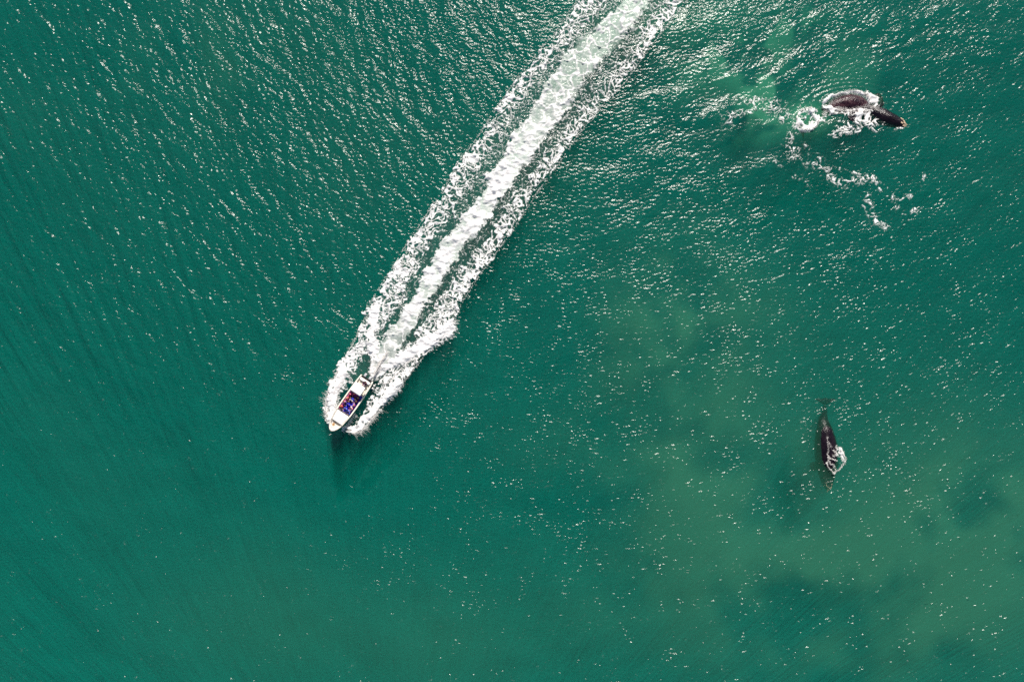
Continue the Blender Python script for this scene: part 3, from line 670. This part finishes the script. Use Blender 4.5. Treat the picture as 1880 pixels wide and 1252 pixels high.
for sg in (-1, 1):                                             # ears, eyes
    bmesh.ops.create_icosphere(bm, subdivisions=1, radius=.022, matrix=Matrix.Translation((.02, sg * .078, .715)) @ Matrix.Diagonal((.8, .35, 1.3, 1)))
    bmesh.ops.create_icosphere(bm, subdivisions=1, radius=.011, matrix=Matrix.Translation((.096, sg * .030, .725)))
bmesh.ops.create_cone(bm, segments=6, radius1=.018, radius2=.006, depth=.05, cap_ends=True, matrix=Matrix.Translation((.112, 0, .70)) @ Matrix.Rotation(R(12), 4, 'Y'))
tube(bm, [(.098, -.022, .672), (.106, 0, .671), (.098, .022, .672)], [.004, .007, .004], 5)
bm.to_mesh(body0); bm.free(); body0.polygons.foreach_set('use_smooth', [True] * len(body0.polygons))
jV = [(0, 0, .12), (0, 0, .28), (0, 0, .47), (.01, 0, .55)]; jR = [(.175, .13), (.155, .125), (.175, .13), .075]; jE = [(0, 1), (1, 2), (2, 3)]
for sg in (-1, 1):
    n0 = len(jV); jV += [(0, sg * .195, .475), (.08, sg * .255, .245), (.25, sg * .21, .155)]; jR += [.076, .062, .046]; jE += [(2, n0), (n0, n0 + 1), (n0 + 1, n0 + 2)]
jacket0 = skin_mesh('jacket', jV, jE, jR, 1)
tV = [(0, 0, .10)]; tR = [(.165, .125)]; tE = []
for sg in (-1, 1):
    n0 = len(tV); tV += [(.08, sg * .10, .085), (.45, sg * .13, .09), (.46, sg * .13, -.24)]; tR += [.10, .078, .06]; tE += [(0, n0), (n0, n0 + 1), (n0 + 1, n0 + 2)]
trous0 = skin_mesh('trousers', tV, tE, tR, 1)
vestm = skin_mesh('life_vest', [(0, 0, .17), (0, 0, .32), (0, 0, .48)], [(0, 1), (1, 2)], [(.215, .19), (.21, .18), (.205, .17)], 1)
bm = bmesh.new(); bmesh.ops.create_uvsphere(bm, u_segments=14, v_segments=10, radius=1, matrix=Matrix.Translation((.010, 0, .755)) @ Matrix.Diagonal((.105, .095, .105, 1)))
bmesh.ops.delete(bm, geom=[v for v in bm.verts if v.co.z < .70 or (v.co.x > .07 and v.co.z < .79)], context='VERTS')
for v in bm.verts: v.co += Vector((mnoise.noise(v.co * 30), mnoise.noise(v.co * 31), mnoise.noise(v.co * 29))) * .010
hair0 = bpy.data.meshes.new('hair'); bm.to_mesh(hair0); bm.free()
skinm = [pmat('skin_light', (.55, .33, .24), .5), pmat('skin_tan', (.36, .20, .13), .5)]
hairm = [pmat('hair_brown', (.06, .03, .02), .6, .3, .3, 40), pmat('hair_ginger', (.42, .14, .04), .6, .3, .3, 40), pmat('hair_black', (.012, .01, .012), .5, .3, .3, 40), pmat('hair_blond', (.45, .30, .13), .6, .3, .3, 40)]
shared = {}
def part_copy(name, me0, mat, par):
    key = (name, mat.name)
    if key not in shared: c = me0.copy(); c.materials.clear(); c.materials.append(mat); shared[key] = c
    o = bpy.data.objects.new(name, shared[key]); C.objects.link(o); o.parent = par; return o
cloth = {}
def cm(name, col):
    if name not in cloth: cloth[name] = pmat('cloth_' + name, col, .8, .2, .2, 15, .3, 30)
    return cloth[name]
COL = dict(red=(.62, .03, .06), pink=(.80, .16, .30), coral=(.80, .22, .15), maroon=(.09, .008, .035), purple=(.18, .03, .22), magenta=(.50, .03, .25), blue=(.012, .02, .62),
           lblue=(.06, .16, .75), navy=(.012, .012, .10), white=(.75, .72, .74), grey=(.25, .22, .26), black=(.015, .012, .02), orange=(.75, .25, .08), lilac=(.45, .26, .50))
# x, y, facing (deg from bow), jacket, vest, trousers, hair, skin, label
folk = [
 (-1.35, -.72, 40, 'purple', 'grey', 'lilac', 2, 0, 'passenger in a purple jacket and grey vest, furthest aft on the violet side bench'),
 (-.80, -.72, 70, 'pink', 'red', 'black', 0, 0, 'passenger in pink sleeves under a red vest on the violet side bench'),
 (-.15, -.74, 80, 'coral', 'pink', 'maroon', 3, 1, 'blond passenger in a pink vest over coral sleeves on the violet side bench'),
 (.50, -.74, 60, 'lilac', 'coral', 'navy', 0, 0, 'passenger in a coral vest over lilac sleeves on the violet side bench'),
 (1.25, -.76, 30, 'red', 'orange', 'grey', 1, 1, 'ginger passenger in an orange vest, nearest the bow on the violet side bench'),
 (-1.25, -.10, 10, 'magenta', 'purple', 'purple', 1, 1, 'ginger passenger in magenta on a single seat behind the blue centre bench'),
 (-1.05, .70, -60, 'maroon', 'maroon', 'black', 2, 1, 'passenger all in dark maroon, furthest aft on the blue side bench'),
 (-.45, .74, -80, 'black', 'maroon', 'navy', 0, 1, 'passenger in a maroon vest over black sleeves, on the blue side bench'),
 (.15, .76, -80, 'lilac', 'magenta', 'blue', 3, 0, 'blond passenger in a magenta vest over lilac sleeves on the blue side bench'),
 (.72, .74, -60, 'white', 'pink', 'purple', 0, 0, 'passenger in a pink vest over white sleeves on the blue side bench'),
 (1.30, .74, -40, 'lblue', 'purple', 'navy', 2, 0, 'passenger in purple vest over light blue sleeves, nearest the bow on the blue side bench'),
 (-.25, .0, 0, 'white', 'navy', 'navy', 2, 1, 'passenger in navy vest over white sleeves, aft end of the blue centre bench'),
 (.45, .0, 0, 'blue', 'blue', 'blue', 2, 0, 'dark haired passenger in bright blue from neck to ankle, middle of the centre bench'),
 (1.15, .0, 0, 'lblue', 'blue', 'blue', 0, 0, 'passenger in blue vest over light blue sleeves, forward end of the centre bench'),
 (-3.45, .25, 0, 'maroon', 'black', 'purple', 2, 1, 'skipper in a dark burgundy jacket seated on the white stern bench'),
]
for x, y, fa, jc, vc, tc2, hr, sk, lab in folk:
    z = .78 if y else .79
    if x < -3: z = .89
    if (x, y) == (-1.25, -.10): z = .78
    p = part_copy('person', body0, skinm[sk], None)
    p.matrix_world = boat_m @ Matrix.Translation((x, y * .94, z)) @ Matrix.Rotation(R(fa), 4, 'Z') @ Matrix.Scale(random.uniform(1.06, 1.14), 4)
    part_copy('jacket', jacket0, cm(jc, COL[jc]), p); part_copy('life_vest', vestm, cm(vc, COL[vc]), p)
    part_copy('trousers', trous0, cm(tc2, COL[tc2]), p); part_copy('hair', hair0, hairm[hr], p)
    tag(p, lab, 'person', 'people aboard the speedboat')
bm = bmesh.new(); rbox(bm, (-1.25, -.10, .52), (.42, .42, .40), .03); be = from_bm('seat', bm, M_white, boat)
bm = bmesh.new(); rbox(bm, (-1.25, -.10, .745), (.42, .42, .06), .025); from_bm('cushion', bm, M_canvas, be)

# ---------------------------------------------------------------- spray in the air
M_spray = pmat('spray_white', (.85, .83, .80), .5, .4)
def droplets(name, pts, rads, label):
    pts = np.array(pts, np.float32); rads = np.array(rads, np.float32); n = len(pts)
    o8 = np.array([(1, 0, 0), (-1, 0, 0), (0, 1, 0), (0, -1, 0), (0, 0, 1), (0, 0, -1)], np.float32)
    f8 = np.array([(0, 2, 4), (2, 1, 4), (1, 3, 4), (3, 0, 4), (2, 0, 5), (1, 2, 5), (3, 1, 5), (0, 3, 5)], np.int32)
    v = pts[:, None, :] + o8[None] * rads[:, None, None]
    f = (f8[None] + (np.arange(n) * 6)[:, None, None]).reshape(-1, 3)
    m_ = bpy.data.meshes.new(name); m_.vertices.add(n * 6); m_.vertices.foreach_set('co', v.ravel())
    m_.loops.add(len(f) * 3); m_.loops.foreach_set('vertex_index', f.ravel().astype(np.int32)); m_.polygons.add(len(f)); m_.polygons.foreach_set('loop_start', np.arange(len(f), dtype=np.int32) * 3)
    m_.update(calc_edges=True); o = link(name, m_, M_spray); o['kind'] = 'stuff'; o['label'] = label; return o
pts, rads = [], []
def fan(curve, outx, outy, n, reach, dens, zmax, clump=.5):
    cv = catmull([(a, b, 0) for a, b in curve], 60)
    for _ in range(n):
        t = random.random(); q_ = cv[int(t * 59)]; rch = reach * random.random() ** 1.6 * (.6 + .8 * abs(mnoise.noise(Vector((t * 14, 3, n)))) * 2)
        dx = outx + random.gauss(0, .28); dy = outy + random.gauss(0, .28)
        for k in range(dens):
            u = random.random(); z = zmax * 4 * u * (1 - u) * random.uniform(.3, 1) + .02
            w_ = P(q_[0] + dx * rch * u + random.gauss(0, .5), q_[1] + dy * rch * u + random.gauss(0, .5), z)
            pts.append(tuple(w_)); rads.append(random.uniform(.012, .034) * (1.25 - .6 * u))
fan([(606, 776), (600, 752), (605, 725), (616, 700), (628, 678)], -.85, -.35, 260, 13, 26, .7)
fan([(612, 780), (604, 755), (610, 728)], -.7, .3, 160, 12, 22, .6)
fan([(648, 794), (668, 786), (684, 768), (700, 750)], .55, .8, 240, 13, 26, .7)
fan([(640, 786), (650, 790), (664, 788)], .3, .95, 170, 10, 26, .5)
fan([(628, 790), (640, 776), (652, 758)], .75, .6, 150, 9, 18, .45)
fan([(690, 684), (696, 672), (704, 660)], .55, -.85, 160, 22, 34, .7)
fan([(716, 700), (745, 668), (775, 650), (826, 596)], .8, .5, 120, 7, 14, .3)
fan([(620, 690), (645, 640), (665, 600), (690, 552)], -.9, -.2, 110, 6, 12, .3)
for cv_, ox in ((LO, -1), (RO, 1)):
    cpts = [(float(c), float(y)) for c, y in zip(cv_, ry_) if 0 <= y <= 770]
    for a, b in zip(cpts[:-1], cpts[1:]): fan([a, b], ox * .8, .3 * ox, 34, 5, 12, .25)
fan([(688, 690), (697, 672), (712, 648)], .35, -.9, 120, 30, 30, 1.0)
droplets('sea_spray', pts, rads, 'white spray thrown out beside the racing speedboat')
pts, rads = [], []
fan([(1462, 228), (1475, 238), (1495, 234), (1502, 220)], 0, .6, 120, 7, 16, .6)
fan([(1470, 205), (1485, 200), (1498, 206)], -.3, -.7, 60, 8, 14, .5)
fan([(1530, 178), (1560, 168), (1588, 174), (1598, 190)], .1, -.8, 130, 6, 14, .5)
fan([(1536, 202), (1565, 206), (1590, 204)], .1, .8, 90, 8, 14, .4)
def ringdrops(curve, n, wd, z0, rmax=.05):
    cv = catmull([(a, b, 0) for a, b in curve], 80)
    for _ in range(n):
        q_ = random.choice(cv); v = Vector((q_[0], q_[1], 0)) * .35
        w_ = wd * (.6 + 1.2 * abs(mnoise.noise(v)))
        x_ = q_[0] + 3 * mnoise.noise(v * .5) + random.gauss(0, w_); y_ = q_[1] + 3 * mnoise.noise(v * .5 + Vector((7, 0, 0))) + random.gauss(0, w_)
        if mnoise.noise(Vector((x_, y_, 0)) * .8) < -.12: continue
        pts.append(tuple(P(x_, y_, z0 + random.uniform(-.05, .08)))); rads.append(random.uniform(.010, rmax * .75))
ringdrops([(1517, 804), (1519, 826), (1517, 842), (1517, 852), (1524, 864), (1531, 868)], 1530, .8, .33)
ringdrops([(1519, 838), (1527, 843), (1534, 845)], 442, .8, .38); ringdrops([(1528, 826), (1534, 832), (1528, 836)], 510, 1.2, .36)
ringdrops([(1520, 846), (1526, 852), (1531, 858)], 272, 1.2, .34); ringdrops([(1520, 812), (1523, 822)], 170, 1.5, .38)
ringdrops([(1533, 820), (1543, 826), (1550, 838), (1549, 850), (1540, 860), (1530, 868)], 1530, 1.2, .14)
ringdrops([(1520, 196), (1540, 176), (1565, 172), (1588, 180)], 1530, 3.0, .12); ringdrops([(1540, 200), (1560, 203), (1590, 196), (1604, 200)], 1530, 2.6, .2)
ringdrops([(1600, 198), (1612, 202), (1620, 208)], 714, 3.5, .34, .035); ringdrops([(1508, 210), (1526, 200), (1540, 196)], 850, 2.4, .12)
ringdrops([(1526, 194), (1545, 184), (1570, 186), (1594, 192)], 260, 5.0, .55, .03)
droplets('whale_splash', pts, rads, 'white splashing water thrown up around the whales')
